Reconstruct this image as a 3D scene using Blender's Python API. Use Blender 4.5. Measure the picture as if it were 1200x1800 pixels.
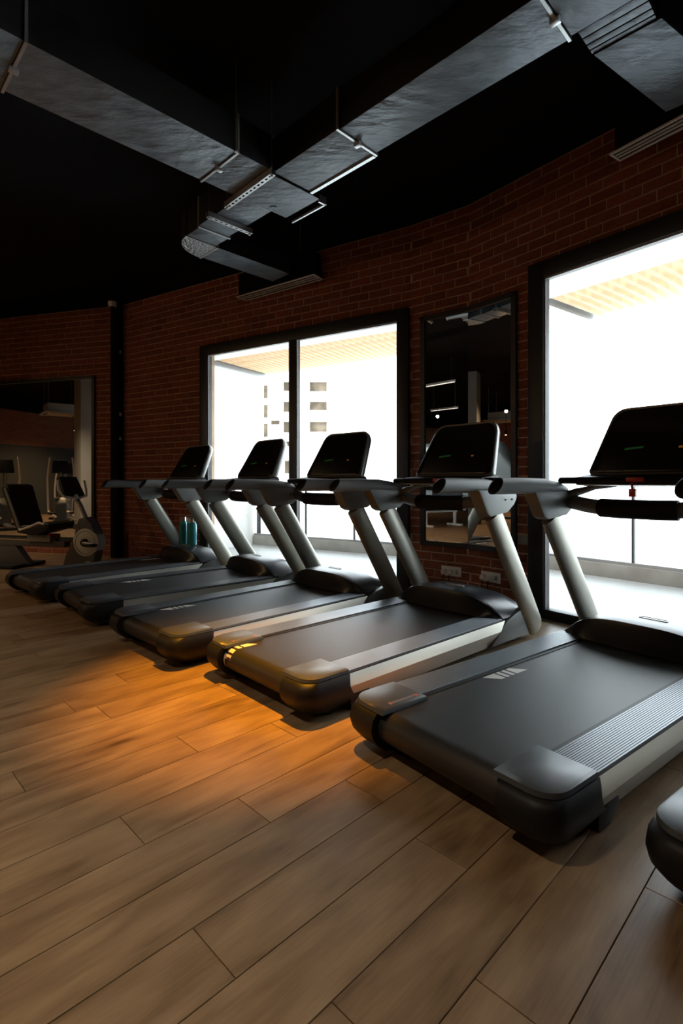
import bpy, bmesh, math, random
from mathutils import Vector, Matrix

for _o in list(bpy.data.objects):
    bpy.data.objects.remove(_o)
scene = bpy.context.scene
COL = scene.collection
R = math.radians

# ------------------------------------------------------------------ camera
F_PX, HORIZON = 925.0, 847.0
cam_d = bpy.data.cameras.new('camera')
cam = bpy.data.objects.new('camera', cam_d)
COL.objects.link(cam)
cam_d.sensor_fit = 'HORIZONTAL'
cam_d.sensor_width = 24.0
cam_d.lens = 24.0 * F_PX / 1200.0
cam_d.shift_y = -(900.0 - HORIZON) / 1200.0
cam_d.clip_start = 0.05
cam_d.clip_end = 400
cam.location = (0, 0, 1.1)
cam.rotation_euler = (R(90), 0, 0)
scene.camera = cam

# ------------------------------------------------------------------ world, exposure
world = bpy.data.worlds.new('overcast_sky')
scene.world = world
world.use_nodes = True
bg = world.node_tree.nodes['Background']
bg.inputs[0].default_value = (0.86, 0.94, 1.0, 1)
bg.inputs[1].default_value = 6.5
scene.view_settings.view_transform = 'Standard'
scene.view_settings.look = 'None'
scene.view_settings.exposure = 0.0
scene.view_settings.gamma = 1.0
scene.view_settings.use_curve_mapping = False

# ------------------------------------------------------------------ node helpers
def newmat(name):
    m = bpy.data.materials.new(name)
    m.use_nodes = True
    nt = m.node_tree
    return m, nt, nt.nodes['Principled BSDF']

def N(nt, t, **kw):
    n = nt.nodes.new(t)
    for k, v in kw.items():
        setattr(n, k, v)
    return n

def pmat(name, col, rough=0.5, metal=0.0, spec=0.5, coat=0.0, bump=0.0, bscale=60, var=0.0, vscale=4,
         stretch=(1, 1, 1), emit=None, estr=0.0, rvar=0.0, bdist=.01):
    m, nt, b = newmat(name)
    b.inputs['Base Color'].default_value = (*col, 1)
    b.inputs['Roughness'].default_value = rough
    b.inputs['Metallic'].default_value = metal
    b.inputs['Specular IOR Level'].default_value = spec
    b.inputs['Coat Weight'].default_value = coat
    tc = N(nt, 'ShaderNodeTexCoord')
    mp = N(nt, 'ShaderNodeMapping')
    mp.inputs['Scale'].default_value = stretch
    nt.links.new(tc.outputs['Object'], mp.inputs['Vector'])
    if var > 0 or rvar > 0:
        nz = N(nt, 'ShaderNodeTexNoise')
        nz.inputs['Scale'].default_value = vscale
        nz.inputs['Detail'].default_value = 5
        nt.links.new(mp.outputs['Vector'], nz.inputs['Vector'])
        if var > 0:
            rmp = N(nt, 'ShaderNodeMapRange')
            rmp.inputs['From Min'].default_value = 0.3
            rmp.inputs['From Max'].default_value = 0.7
            rmp.inputs['To Min'].default_value = 1 - var
            rmp.inputs['To Max'].default_value = 1 + var
            nt.links.new(nz.outputs['Fac'], rmp.inputs['Value'])
            mx = N(nt, 'ShaderNodeVectorMath', operation='SCALE')
            mx.inputs[0].default_value = col
            nt.links.new(rmp.outputs['Result'], mx.inputs['Scale'])
            nt.links.new(mx.outputs['Vector'], b.inputs['Base Color'])
        if rvar > 0:
            rr = N(nt, 'ShaderNodeMapRange')
            rr.inputs['From Min'].default_value = 0.3
            rr.inputs['From Max'].default_value = 0.7
            rr.inputs['To Min'].default_value = max(0.02, rough - rvar)
            rr.inputs['To Max'].default_value = rough + rvar
            nt.links.new(nz.outputs['Fac'], rr.inputs['Value'])
            nt.links.new(rr.outputs['Result'], b.inputs['Roughness'])
    if bump > 0:
        n2 = N(nt, 'ShaderNodeTexNoise')
        n2.inputs['Scale'].default_value = bscale
        n2.inputs['Detail'].default_value = 4
        nt.links.new(mp.outputs['Vector'], n2.inputs['Vector'])
        bp = N(nt, 'ShaderNodeBump')
        bp.inputs['Strength'].default_value = bump
        bp.inputs['Distance'].default_value = bdist
        nt.links.new(n2.outputs['Fac'], bp.inputs['Height'])
        nt.links.new(bp.outputs['Normal'], b.inputs['Normal'])
    if emit:
        b.inputs['Emission Color'].default_value = (*emit, 1)
        b.inputs['Emission Strength'].default_value = estr
    return m

def rand_node(nt):
    """object random + island random, wrapped to 0..1"""
    oi = N(nt, 'ShaderNodeObjectInfo')
    ge = N(nt, 'ShaderNodeNewGeometry')
    ad = N(nt, 'ShaderNodeMath', operation='ADD')
    nt.links.new(oi.outputs['Random'], ad.inputs[0])
    nt.links.new(ge.outputs['Random Per Island'], ad.inputs[1])
    fr = N(nt, 'ShaderNodeMath', operation='FRACT')
    nt.links.new(ad.outputs[0], fr.inputs[0])
    return fr.outputs[0]

def ramp(nt, stops):
    r = N(nt, 'ShaderNodeValToRGB')
    el = r.color_ramp.elements
    while len(el) < len(stops):
        el.new(0.5)
    for e, (p, c) in zip(el, stops):
        e.position = p
        e.color = (*c, 1)
    return r

def brick_mat():
    m, nt, b = newmat('brick_clay')
    rnd = rand_node(nt)
    rp = ramp(nt, [(0, (.195, .052, .026)), (.35, (.25, .068, .033)), (.7, (.295, .084, .040)), (1, (.215, .060, .030))])
    nt.links.new(rnd, rp.inputs[0])
    tc = N(nt, 'ShaderNodeTexCoord')
    nz = N(nt, 'ShaderNodeTexNoise')
    nz.inputs['Scale'].default_value = 35
    nz.inputs['Detail'].default_value = 6
    nt.links.new(tc.outputs['Object'], nz.inputs['Vector'])
    mr = N(nt, 'ShaderNodeMapRange')
    mr.inputs['From Min'].default_value = .3
    mr.inputs['From Max'].default_value = .7
    mr.inputs['To Min'].default_value = .65
    mr.inputs['To Max'].default_value = 1.3
    nt.links.new(nz.outputs['Fac'], mr.inputs['Value'])
    mx = N(nt, 'ShaderNodeVectorMath', operation='SCALE')
    nt.links.new(rp.outputs[0], mx.inputs[0])
    nt.links.new(mr.outputs[0], mx.inputs['Scale'])
    nt.links.new(mx.outputs[0], b.inputs['Base Color'])
    b.inputs['Roughness'].default_value = .85
    bp = N(nt, 'ShaderNodeBump')
    bp.inputs['Strength'].default_value = .5
    bp.inputs['Distance'].default_value = .006
    nt.links.new(nz.outputs['Fac'], bp.inputs['Height'])
    nt.links.new(bp.outputs[0], b.inputs['Normal'])
    return m

def far_brick_mat():
    m, nt, b = newmat('far_brickwork')
    tc = N(nt, 'ShaderNodeTexCoord')
    mp = N(nt, 'ShaderNodeMapping')
    mp.inputs['Rotation'].default_value = (R(90), 0, 0)
    bt = N(nt, 'ShaderNodeTexBrick')
    nt.links.new(tc.outputs['Object'], mp.inputs[0])
    nt.links.new(mp.outputs[0], bt.inputs['Vector'])
    bt.inputs['Color1'].default_value = (.30, .10, .05, 1)
    bt.inputs['Color2'].default_value = (.22, .07, .035, 1)
    bt.inputs['Mortar'].default_value = (.25, .18, .13, 1)
    bt.inputs['Scale'].default_value = 1
    bt.inputs['Brick Width'].default_value = .25
    bt.inputs['Row Height'].default_value = .083
    bt.inputs['Mortar Size'].default_value = .006
    nt.links.new(bt.outputs['Color'], b.inputs['Base Color'])
    b.inputs['Roughness'].default_value = .9
    return m

def wood_mat():
    m, nt, b = newmat('oak_laminate')
    rnd = rand_node(nt)
    tc = N(nt, 'ShaderNodeTexCoord')
    off = N(nt, 'ShaderNodeCombineXYZ')
    m1 = N(nt, 'ShaderNodeMath', operation='MULTIPLY')
    m1.inputs[1].default_value = 37.0
    m2 = N(nt, 'ShaderNodeMath', operation='MULTIPLY')
    m2.inputs[1].default_value = 91.0
    nt.links.new(rnd, m1.inputs[0])
    nt.links.new(rnd, m2.inputs[0])
    nt.links.new(m1.outputs[0], off.inputs[0])
    nt.links.new(m2.outputs[0], off.inputs[1])
    add = N(nt, 'ShaderNodeVectorMath', operation='ADD')
    nt.links.new(tc.outputs['Object'], add.inputs[0])
    nt.links.new(off.outputs[0], add.inputs[1])
    # broad cathedral figure: stretched noise fed through rings
    mpa = N(nt, 'ShaderNodeMapping')
    mpa.inputs['Scale'].default_value = (1.1, 6.5, 1)
    nt.links.new(add.outputs[0], mpa.inputs[0])
    na = N(nt, 'ShaderNodeTexNoise')
    na.inputs['Scale'].default_value = 1.3
    na.inputs['Detail'].default_value = 3
    na.inputs['Distortion'].default_value = 0.8
    nt.links.new(mpa.outputs[0], na.inputs['Vector'])
    mul = N(nt, 'ShaderNodeMath', operation='MULTIPLY')
    mul.inputs[1].default_value = 22
    nt.links.new(na.outputs['Fac'], mul.inputs[0])
    sn = N(nt, 'ShaderNodeMath', operation='SINE')
    nt.links.new(mul.outputs[0], sn.inputs[0])
    # fine grain
    mpb = N(nt, 'ShaderNodeMapping')
    mpb.inputs['Scale'].default_value = (4, 110, 1)
    nt.links.new(add.outputs[0], mpb.inputs[0])
    nb = N(nt, 'ShaderNodeTexNoise')
    nb.inputs['Scale'].default_value = 1.5
    nb.inputs['Detail'].default_value = 6
    nt.links.new(mpb.outputs[0], nb.inputs['Vector'])
    # blotches
    mpc = N(nt, 'ShaderNodeMapping')
    mpc.inputs['Scale'].default_value = (1.5, 5, 1)
    nt.links.new(add.outputs[0], mpc.inputs[0])
    nc = N(nt, 'ShaderNodeTexNoise')
    nc.inputs['Scale'].default_value = 2.2
    nc.inputs['Detail'].default_value = 4
    nt.links.new(mpc.outputs[0], nc.inputs['Vector'])
    def mad(a, k, c):
        n = N(nt, 'ShaderNodeMath', operation='MULTIPLY_ADD')
        nt.links.new(a, n.inputs[0])
        n.inputs[1].default_value = k
        if isinstance(c, float):
            n.inputs[2].default_value = c
        else:
            nt.links.new(c, n.inputs[2])
        return n.outputs[0]
    v = mad(sn.outputs[0], .075, -.36)
    v = mad(nb.outputs['Fac'], .40, v)
    v = mad(nc.outputs['Fac'], 1.15, v)
    v = mad(rnd, .14, v)
    # scattered knots
    mpk = N(nt, 'ShaderNodeMapping')
    mpk.inputs['Scale'].default_value = (1.6, 5.0, 1)
    nt.links.new(add.outputs[0], mpk.inputs[0])
    vk = N(nt, 'ShaderNodeTexVoronoi')
    vk.inputs['Scale'].default_value = 1.0
    nt.links.new(mpk.outputs[0], vk.inputs['Vector'])
    kr = N(nt, 'ShaderNodeMapRange', interpolation_type='SMOOTHSTEP')
    kr.inputs['From Min'].default_value = 0.02
    kr.inputs['From Max'].default_value = 0.13
    kr.inputs['To Min'].default_value = -.30
    kr.inputs['To Max'].default_value = 0.0
    nt.links.new(vk.outputs['Distance'], kr.inputs['Value'])
    v = mad(kr.outputs[0], 1.0, v)
    rp = ramp(nt, [(.0, (.085, .050, .026)), (.3, (.195, .124, .068)), (.6, (.285, .190, .108)), (1, (.39, .275, .165))])
    nt.links.new(v, rp.inputs[0])
    nt.links.new(rp.outputs[0], b.inputs['Base Color'])
    b.inputs['Roughness'].default_value = .34
    b.inputs['Specular IOR Level'].default_value = .5
    bp = N(nt, 'ShaderNodeBump')
    bp.inputs['Strength'].default_value = .12
    bp.inputs['Distance'].default_value = .002
    nt.links.new(nb.outputs['Fac'], bp.inputs['Height'])
    nt.links.new(bp.outputs[0], b.inputs['Normal'])
    return m

def glass_mat(name, tint=(.96, .98, .98), refl=.06):
    m, nt, b = newmat(name)
    nt.nodes.remove(b)
    out = nt.nodes['Material Output']
    tr = N(nt, 'ShaderNodeBsdfTransparent')
    tr.inputs[0].default_value = (*tint, 1)
    gl = N(nt, 'ShaderNodeBsdfGlossy')
    gl.inputs['Roughness'].default_value = .01
    fr = N(nt, 'ShaderNodeFresnel')
    fr.inputs['IOR'].default_value = 1.35
    mx = N(nt, 'ShaderNodeMixShader')
    nt.links.new(fr.outputs[0], mx.inputs[0])
    nt.links.new(tr.outputs[0], mx.inputs[1])
    nt.links.new(gl.outputs[0], mx.inputs[2])
    nt.links.new(mx.outputs[0], out.inputs['Surface'])
    return m

def belt_mat():
    m, nt, b = newmat('treadmill_belt_rubber')
    b.inputs['Base Color'].default_value = (.017, .0165, .0165, 1)
    b.inputs['Roughness'].default_value = .48
    b.inputs['Specular IOR Level'].default_value = .55
    tc = N(nt, 'ShaderNodeTexCoord')
    mp = N(nt, 'ShaderNodeMapping')
    mp.inputs['Scale'].default_value = (330, 330, 330)
    ch = N(nt, 'ShaderNodeTexVoronoi')
    ch.inputs['Scale'].default_value = 1
    nt.links.new(tc.outputs['Object'], mp.inputs[0])
    nt.links.new(mp.outputs[0], ch.inputs['Vector'])
    bp = N(nt, 'ShaderNodeBump')
    bp.inputs['Strength'].default_value = .25
    bp.inputs['Distance'].default_value = .001
    nt.links.new(ch.outputs['Distance'], bp.inputs['Height'])
    nt.links.new(bp.outputs[0], b.inputs['Normal'])
    return m

M = {
    'brick': brick_mat(),
    'pale_brick': pmat('pale_plastered_brick', (.34, .29, .24), .85, bump=.4, bscale=40, var=.15),
    'mortar': pmat('mortar', (.52, .36, .25), .95, bump=.4, bscale=90, var=.2, vscale=8),
    'black': pmat('matt_black_paint', (.006, .006, .008), .9, spec=.15),
    'wood': wood_mat(),
    'subfloor': pmat('dark_underlay', (.012, .009, .007), .95),
    'farbrick': far_brick_mat(),
    'darkwall': pmat('dark_grey_wall', (.05, .055, .05), .7),
    'frame': pmat('anthracite_aluminium', (.022, .024, .028), .42, metal=.2, spec=.5),
    'gasket': pmat('grey_window_bead', (.42, .42, .41), .5),
    'glass': glass_mat('window_glass'),
    'railglass': glass_mat('balustrade_glass', (.97, .985, .98)),
    'mirror': pmat('mirror_silver', (.80, .82, .82), .0, metal=1),
    'white': pmat('white_paint', (.62, .62, .60), .6),
    'warmgrey': pmat('warm_grey_pillar_paint', (.55, .55, .50), .7),
    'duct': pmat('galvanised_duct', (.17, .195, .22), .45, metal=.35, bump=.7, bscale=7, bdist=.02, var=.32, vscale=6, rvar=.10, stretch=(1, 2.2, 1)),
    'duct_black': pmat('black_duct_faces', (.010, .010, .011), .6, spec=.3, bump=.3, bscale=12),
    'foil': pmat('crumpled_foil', (.50, .52, .53), .28, metal=.75, bump=1, bscale=34, bdist=.05),
    'zinc': pmat('bright_zinc', (.62, .63, .63), .35, metal=.85),
    'diffwhite': pmat('white_diffuser_enamel', (.75, .76, .77), .4),
    'blackhole': pmat('dark_void', (.004, .004, .004), .9),
    'belt': belt_mat(),
    'beltmark': pmat('printed_belt_mark', (.72, .70, .66), .55),
    'rail': pmat('ribbed_step_rail', (.15, .162, .178), .34, metal=.55, spec=.5, var=.1, vscale=3),
    'capplate': pmat('grey_blue_plastic', (.055, .062, .072), .38, spec=.5),
    'plastic': pmat('black_plastic', (.009, .009, .010), .5, spec=.3),
    'plastic2': pmat('satin_black_plastic', (.016, .017, .022), .30, spec=.5),
    'silver': pmat('champagne_silver_paint', (.46, .43, .37), .36, metal=.55),
    'upright': pmat('pewter_silver_paint', (.36, .345, .29), .36, metal=.5, var=.04),
    'railgrey': pmat('grey_handrail_foam', (.17, .17, .165), .50, spec=.4),
    'fairing': pmat('dark_grey_fairing', (.10, .10, .095), .35, spec=.5),
    'bracket': pmat('grey_bracket_plastic', (.22, .22, .21), .45),
    'gloss': pmat('glossy_black_screen', (.007, .007, .009), .28, spec=.35),
    'console_edge': pmat('silver_console_shell', (.30, .30, .29), .34, metal=.4),
    'red': pmat('red_plastic', (.55, .02, .015), .35),
    'green_led': pmat('dim_green_led', (.01, .05, .01), .4, emit=(.1, .55, .12), estr=.035),
    'orange_led': pmat('amber_led', (.1, .03, .0), .4, emit=(1, .35, .05), estr=.10),
    'sticker': pmat('orange_warning_print', (.35, .08, .03), .5),
    'labelgrey': pmat('grey_label_print', (.10, .105, .11), .5),
    'badge': pmat('badge_outline_silver', (.6, .6, .58), .35, metal=.5),
    'rubber': pmat('black_rubber', (.01, .01, .01), .7, spec=.3),
    'chrome': pmat('chrome', (.7, .7, .7), .15, metal=1),
    'teal': pmat('teal_bottle_plastic', (.02, .30, .33), .18, spec=.6, coat=.3),
    'socket': pmat('white_socket_plastic', (.85, .80, .74), .4),
    'tile': pmat('pale_terrace_tile', (.36, .37, .375), .45, var=.06, vscale=1.5, stretch=(1, 6, 1)),
    'kerb': pmat('pale_stone_kerb', (.30, .30, .285), .8, var=.15, vscale=5),
    'slat': pmat('larch_slat', (.58, .39, .225), .6, var=.2, vscale=6, stretch=(1, 1, 1)),
    'whitewall': pmat('white_render', (.82, .82, .80), .9),
    'facade': pmat('pale_concrete_facade', (.60, .57, .52), .9),
    'winhole': pmat('unfinished_window_recess', (.24, .19, .14), .9, var=.4, vscale=.8),
    'ground': pmat('pale_street', (.80, .79, .77), .9),
    'steel': pmat('brushed_steel', (.28, .29, .30), .35, metal=.8),
    'bikegrey': pmat('graphite_bike_shell', (.085, .09, .092), .38, spec=.5),
    'bikedisc': pmat('grey_crank_disc', (.50, .50, .46), .45),
    'seat': pmat('black_vinyl', (.008, .008, .009), .55),
    'lampglow': pmat('warm_lamp_lens', (1, .8, .5), .5, emit=(1, .62, .28), estr=14),
    'acwhite': pmat('offwhite_ac_plastic', (.50, .46, .38), .5),
    'machine': pmat('ivory_machine_tube', (.78, .74, .66), .35),
    'oil': pmat('turquoise_tube', (.20, .34, .36), .35),
}

# ------------------------------------------------------------------ mesh builder
class MB:
    def __init__(self):
        self.v, self.f = [], []

    def add(self, verts, faces):
        o = len(self.v)
        self.v += [tuple(p) for p in verts]
        self.f += [tuple(i + o for i in fc) for fc in faces]
        return self

    def box(self, x0, x1, y0, y1, z0, z1, mtx=None):
        vs = [Vector(p) for p in ((x0, y0, z0), (x1, y0, z0), (x1, y1, z0), (x0, y1, z0),
                                  (x0, y0, z1), (x1, y0, z1), (x1, y1, z1), (x0, y1, z1))]
        if mtx:
            vs = [mtx @ p for p in vs]
        return self.add(vs, [(3, 2, 1, 0), (4, 5, 6, 7), (0, 1, 5, 4), (1, 2, 6, 5), (2, 3, 7, 6), (3, 0, 4, 7)])

    def loft(self, rings, cap=True, closed=True):
        n = len(rings[0])
        vs = [p for r in rings for p in r]
        fs = []
        for i in range(len(rings) - 1):
            for j in range(n if closed else n - 1):
                k = (j + 1) % n
                fs.append((i * n + j, i * n + k, (i + 1) * n + k, (i + 1) * n + j))
        if cap:
            fs.append(tuple(reversed(range(n))))
            fs.append(tuple((len(rings) - 1) * n + j for j in range(n)))
        return self.add(vs, fs)

    def prism(self, poly, axis, a, b):
        """poly: 2D points, extruded along axis ('x','y','z') from a to b"""
        def mk(p, t):
            if axis == 'x':
                return (t, p[0], p[1])
            if axis == 'y':
                return (p[0], t, p[1])
            return (p[0], p[1], t)
        return self.loft([[mk(p, a) for p in poly], [mk(p, b) for p in poly]])

    def tube(self, path, rad, seg=12, up=(0, 0, 1), cap=True):
        """rad: float, (ra, rb) or list per point; elliptical in the (side, up) frame"""
        rings = []
        path = [Vector(p) for p in path]
        for i, p in enumerate(path):
            t = (path[min(i + 1, len(path) - 1)] - path[max(i - 1, 0)]).normalized()
            u0 = Vector(up)
            if abs(t.dot(u0)) > .98:
                u0 = Vector((1, 0, 0))
            s = t.cross(u0).normalized()
            w = s.cross(t).normalized()
            r = rad[i] if isinstance(rad, list) else rad
            ra, rb = r if isinstance(r, tuple) else (r, r)
            rings.append([p + s * (ra * math.cos(2 * math.pi * k / seg)) + w * (rb * math.sin(2 * math.pi * k / seg)) for k in range(seg)])
        return self.loft(rings, cap)

    def lathe(self, prof, seg=24, c=(0, 0, 0), axis='z'):
        rings = []
        for r, h in prof:
            ring = []
            for k in range(seg):
                a = 2 * math.pi * k / seg
                x, y = r * math.cos(a), r * math.sin(a)
                if axis == 'z':
                    ring.append((c[0] + x, c[1] + y, c[2] + h))
                elif axis == 'y':
                    ring.append((c[0] + x, c[1] + h, c[2] + y))
                else:
                    ring.append((c[0] + h, c[1] + x, c[2] + y))
            rings.append(ring)
        return self.loft(rings)

    def mesh(self, name, mat, smooth=True, bevel=0.0, seg=2, angle=32, sub=0):
        me = bpy.data.meshes.new(name)
        bm = bmesh.new()
        bv = [bm.verts.new(p) for p in self.v]
        for fc in self.f:
            try:
                bm.faces.new([bv[i] for i in fc])
            except ValueError:
                pass
        bmesh.ops.remove_doubles(bm, verts=bm.verts, dist=1e-6)
        bmesh.ops.recalc_face_normals(bm, faces=bm.faces)
        if bevel > 0:
            ed = [e for e in bm.edges if len(e.link_faces) == 2 and e.calc_face_angle(0) > R(angle)]
            bmesh.ops.bevel(bm, geom=ed, offset=bevel, segments=seg, affect='EDGES', profile=.6, clamp_overlap=True)
        if smooth:
            for fc in bm.faces:
                fc.smooth = True
            for e in bm.edges:
                if len(e.link_faces) == 2 and e.calc_face_angle(0) > R(angle):
                    e.smooth = False
        bm.to_mesh(me)
        bm.free()
        me.materials.append(M[mat])
        return me

    def build(self, name, mat, parent=None, **kw):
        return link(name, self.mesh(name, mat, **kw), parent)

def link(name, data, parent=None, mtx=None):
    o = bpy.data.objects.new(name, data)
    COL.objects.link(o)
    if parent is not None:
        o.parent = parent
    if mtx is not None:
        o.matrix_local = mtx
    return o

def tag(o, label, cat, group=None):
    o['label'] = label
    o['category'] = cat
    if group:
        o['group'] = group
    return o

def thing(name, label, cat, loc=(0, 0, 0), rz=0.0, group=None):
    o = link(name, None)
    o.empty_display_size = .1
    o.location = loc
    o.rotation_euler = (0, 0, rz)
    return tag(o, label, cat, group)

def struct(o):
    o['kind'] = 'structure'
    return o

def proj(p):
    return 600 + F_PX * p[0] / p[1], HORIZON - F_PX * (p[2] - 1.1) / p[1]

def arc2(cx, cy, r, a0, a1, n):
    return [(cx + r * math.cos(R(a0 + (a1 - a0) * k / n)), cy + r * math.sin(R(a0 + (a1 - a0) * k / n))) for k in range(n + 1)]

# ================================================================== ROOM SHELL
CEIL = 3.95
BRICK_TOP = 3.68
W_C = dict(o=(-3.227 - 10 * math.cos(R(16.05)), 7.694 + 10 * math.sin(R(16.05))), a=16.05, L=10.0)
W_A = dict(o=(-3.227, 7.694), a=31.46, L=4.589)
W_J = dict(o=(.6873, 5.2981), a=38.95, L=.638)
W_B = dict(o=(1.1833, 4.8972), a=53.0, L=11.2)

def wmat(w):
    return Matrix.Translation((w['o'][0], w['o'][1], 0)) @ Matrix.Rotation(-R(w['a']), 4, 'Z')

def wpt(w, a, y=0, z=0):
    return wmat(w) @ Vector((a, y, z))

def wall_at(w, u):
    """distance along the wall where the vertical image line u meets it"""
    k = (u - 600) / F_PX
    d = (math.cos(R(w['a'])), -math.sin(R(w['a'])))
    return (k * w['o'][1] - w['o'][0]) / (d[0] - k * d[1])

brick_mesh_cache = {}
BL, BH, BJ = .250, .0815, .0125

def brick_mesh(wd):
    key = round(wd, 3)
    if key not in brick_mesh_cache:
        b = MB()
        h, e = BH - BJ, .003
        # front face chamfered, back open to the mortar
        fr = [(e, 0, e), (key - e, 0, e), (key - e, 0, h - e), (e, 0, h - e)]
        mi = [(0, e, 0), (key, e, 0), (key, e, h), (0, e, h)]
        bk = [(0, .02, 0), (key, .02, 0), (key, .02, h), (0, .02, h)]
        b.loft([fr, mi, bk])
        brick_mesh_cache[key] = b.mesh('brick', 'brick', smooth=False)
    return brick_mesh_cache[key]

def build_wall(name, w, openings, hidden, thick=.22, brick_range=None, pale=None):
    """openings: through holes (a0,a1,z0,z1); hidden: areas covered by something flat on the wall"""
    L = w['L']
    slab = MB()
    xs = sorted({-.06, L + .06} | {o[0] for o in openings} | {o[1] for o in openings})
    zs = sorted({-.05, CEIL} | {o[2] for o in openings} | {o[3] for o in openings})
    zs = [z for z in zs if z >= -.05]
    for i in range(len(xs) - 1):
        z_run = None
        for j in range(len(zs) - 1):
            cx, cz = (xs[i] + xs[i + 1]) / 2, (zs[j] + zs[j + 1]) / 2
            if any(o[0] < cx < o[1] and o[2] < cz < o[3] for o in openings):
                continue
            slab.box(xs[i], xs[i + 1], .006, thick, zs[j], zs[j + 1])
    root = link(name, slab.mesh(name, 'mortar', smooth=False))
    root.matrix_world = wmat(w)
    struct(root)
    band = MB().box(-.02, L + .02, -.004, .02, BRICK_TOP, CEIL)
    band.build('painted_band', 'black', root, smooth=False)
    rng = random.Random(name)
    a_lo, a_hi = brick_range or (0, L)
    cand = []
    rows = int(BRICK_TOP / BH)
    z0 = BRICK_TOP - rows * BH
    for r in range(-1 if z0 > .03 else 0, rows):
        zb = max(z0 + r * BH, 0.0)
        if z0 + r * BH < -.001:
            continue
        ph = (.0 if r % 2 == 0 else .5) * BL + (.12 * BL if r % 4 > 1 else 0)
        n0 = int((a_lo - ph) / BL) - 1
        a = n0 * BL + ph
        while a < a_hi:
            s0, s1 = max(a, a_lo), min(a + BL - BJ, a_hi)
            a += BL
            segs = [(s0, s1)]
            for (o0, o1, p0, p1) in openings:
                if zb + BH - BJ > p0 + .02 and zb < p1 - .02:
                    new = []
                    for (q0, q1) in segs:
                        if q1 <= o0 or q0 >= o1:
                            new.append((q0, q1))
                        else:
                            if o0 - q0 > .02:
                                new.append((q0, o0))
                            if q1 - o1 > .02:
                                new.append((o1, q1))
                    segs = new
            for (q0, q1) in segs:
                if q1 - q0 < .03:
                    continue
                if any(h[0] < q0 and q1 < h[1] and h[2] < zb and zb + BH < h[3] for h in hidden):
                    continue
                c = wpt(w, (q0 + q1) / 2, 0, zb + BH / 2)
                score = 0
                if c.y > .4:
                    u, v = proj(c)
                    if -30 < u < 1230 and -30 < v < 1830:
                        score = (q1 - q0) / (c.y * c.y)
                    else:
                        score = 1e-5 / (c.y * c.y)
                cand.append((score, q0, q1, zb))
    cand.sort(reverse=True)
    pick, rest = cand[:300], cand[300:]
    pick = [c for c in pick if c[0] > 1e-4]
    rest = cand[len(pick):]
    for sc, q0, q1, zb in pick:
        wd = q1 - q0
        o = link('brick', brick_mesh(wd), root)
        o.location = (q0, rng.uniform(-.003, .002), zb)
        if pale and q0 < pale[0] < q1 and zb < pale[1] < zb + BH:
            me = o.data.copy()
            me.materials.clear()
            me.materials.append(M['pale_brick'])
            o.data = me
            o['label'] = 'single pale plastered brick'
    if rest:
        b = MB()
        for sc, q0, q1, zb in rest:
            dy = rng.uniform(-.003, .002)
            h = BH - BJ
            b.add([(q0, dy, zb), (q1, dy, zb), (q1, dy, zb + h), (q0, dy, zb + h), (q0, .02, zb), (q1, .02, zb), (q1, .02, zb + h), (q0, .02, zb + h)],
                  [(0, 1, 2, 3), (1, 5, 6, 2), (4, 0, 3, 7), (3, 2, 6, 7), (4, 5, 1, 0)])
        o = b.build('bricks', 'brick', root, smooth=False)
        o['kind'] = 'stuff'
    return root

WIN_A = (1.664, 4.589, 0.0, 2.849)
a_b = wall_at(W_B, 932.8)
WIN_B = (a_b, a_b + 3.4, 0.0, 2.884)
MIR_Z = (.480, 2.724)
mir_l = wall_at(W_J, 741)
mir_r = wall_at(W_B, 909)
mc_r = wall_at(W_C, 167.5)
MIR_C = (mc_r - 4.6, mc_r, .22, 2.68)

wall_left = build_wall('wall_left', W_C, [], [MIR_C], brick_range=(5.0, 10.0))
wall_back = build_wall('wall_back', W_A, [WIN_A], [])
wall_center = build_wall('wall_center', W_J, [], [(mir_l, 1, *MIR_Z)])
wall_right = build_wall('wall_right', W_B, [WIN_B], [(-1, mir_r, *MIR_Z)], brick_range=(0, 6.5), pale=(wall_at(W_B, 922), .66))

# far side of the gym, seen only in the mirrors
def shell_wall(name, p, q, mats):
    d = Vector((q[0] - p[0], q[1] - p[1], 0))
    L = d.length
    root = None
    for (z0, z1, mt) in mats:
        b = MB().box(0, L, 0, .2, z0, z1)
        o = b.build(name if root is None else 'upper_band', mt, root, smooth=False)
        if root is None:
            o.matrix_world = Matrix.Translation((p[0], p[1], 0)) @ Matrix.Rotation(math.atan2(d.y, d.x), 4, 'Z')
            struct(o)
            root = o
    return root

p_cl = (W_C['o'][0], W_C['o'][1])
p_br = tuple(wpt(W_B, W_B['L'])[:2])
shell_wall('wall_far_left', (-16.5, -6.5), p_cl, [(0, 2.3, 'darkwall'), (2.3, 3.4, 'farbrick'), (3.4, CEIL, 'black')])
shell_wall('wall_behind', (p_br[0], -6.5), (-16.5, -6.5), [(0, 2.3, 'darkwall'), (2.3, 3.4, 'farbrick'), (3.4, CEIL, 'black')])
shell_wall('wall_far_right', p_br, (p_br[0], -6.5), [(0, CEIL, 'darkwall')])

ceil = MB().prism([(-17, -7), (p_br[0] + .3, -7), (p_br[0] + .3, p_br[1] + .3), tuple(wpt(W_B, 0, .2)[:2]), tuple(wpt(W_A, 0, .2)[:2]), (p_cl[0] - .2, p_cl[1] + .2)], 'z', CEIL, CEIL + .15)
struct(ceil.build('ceiling', 'black', smooth=False))

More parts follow.
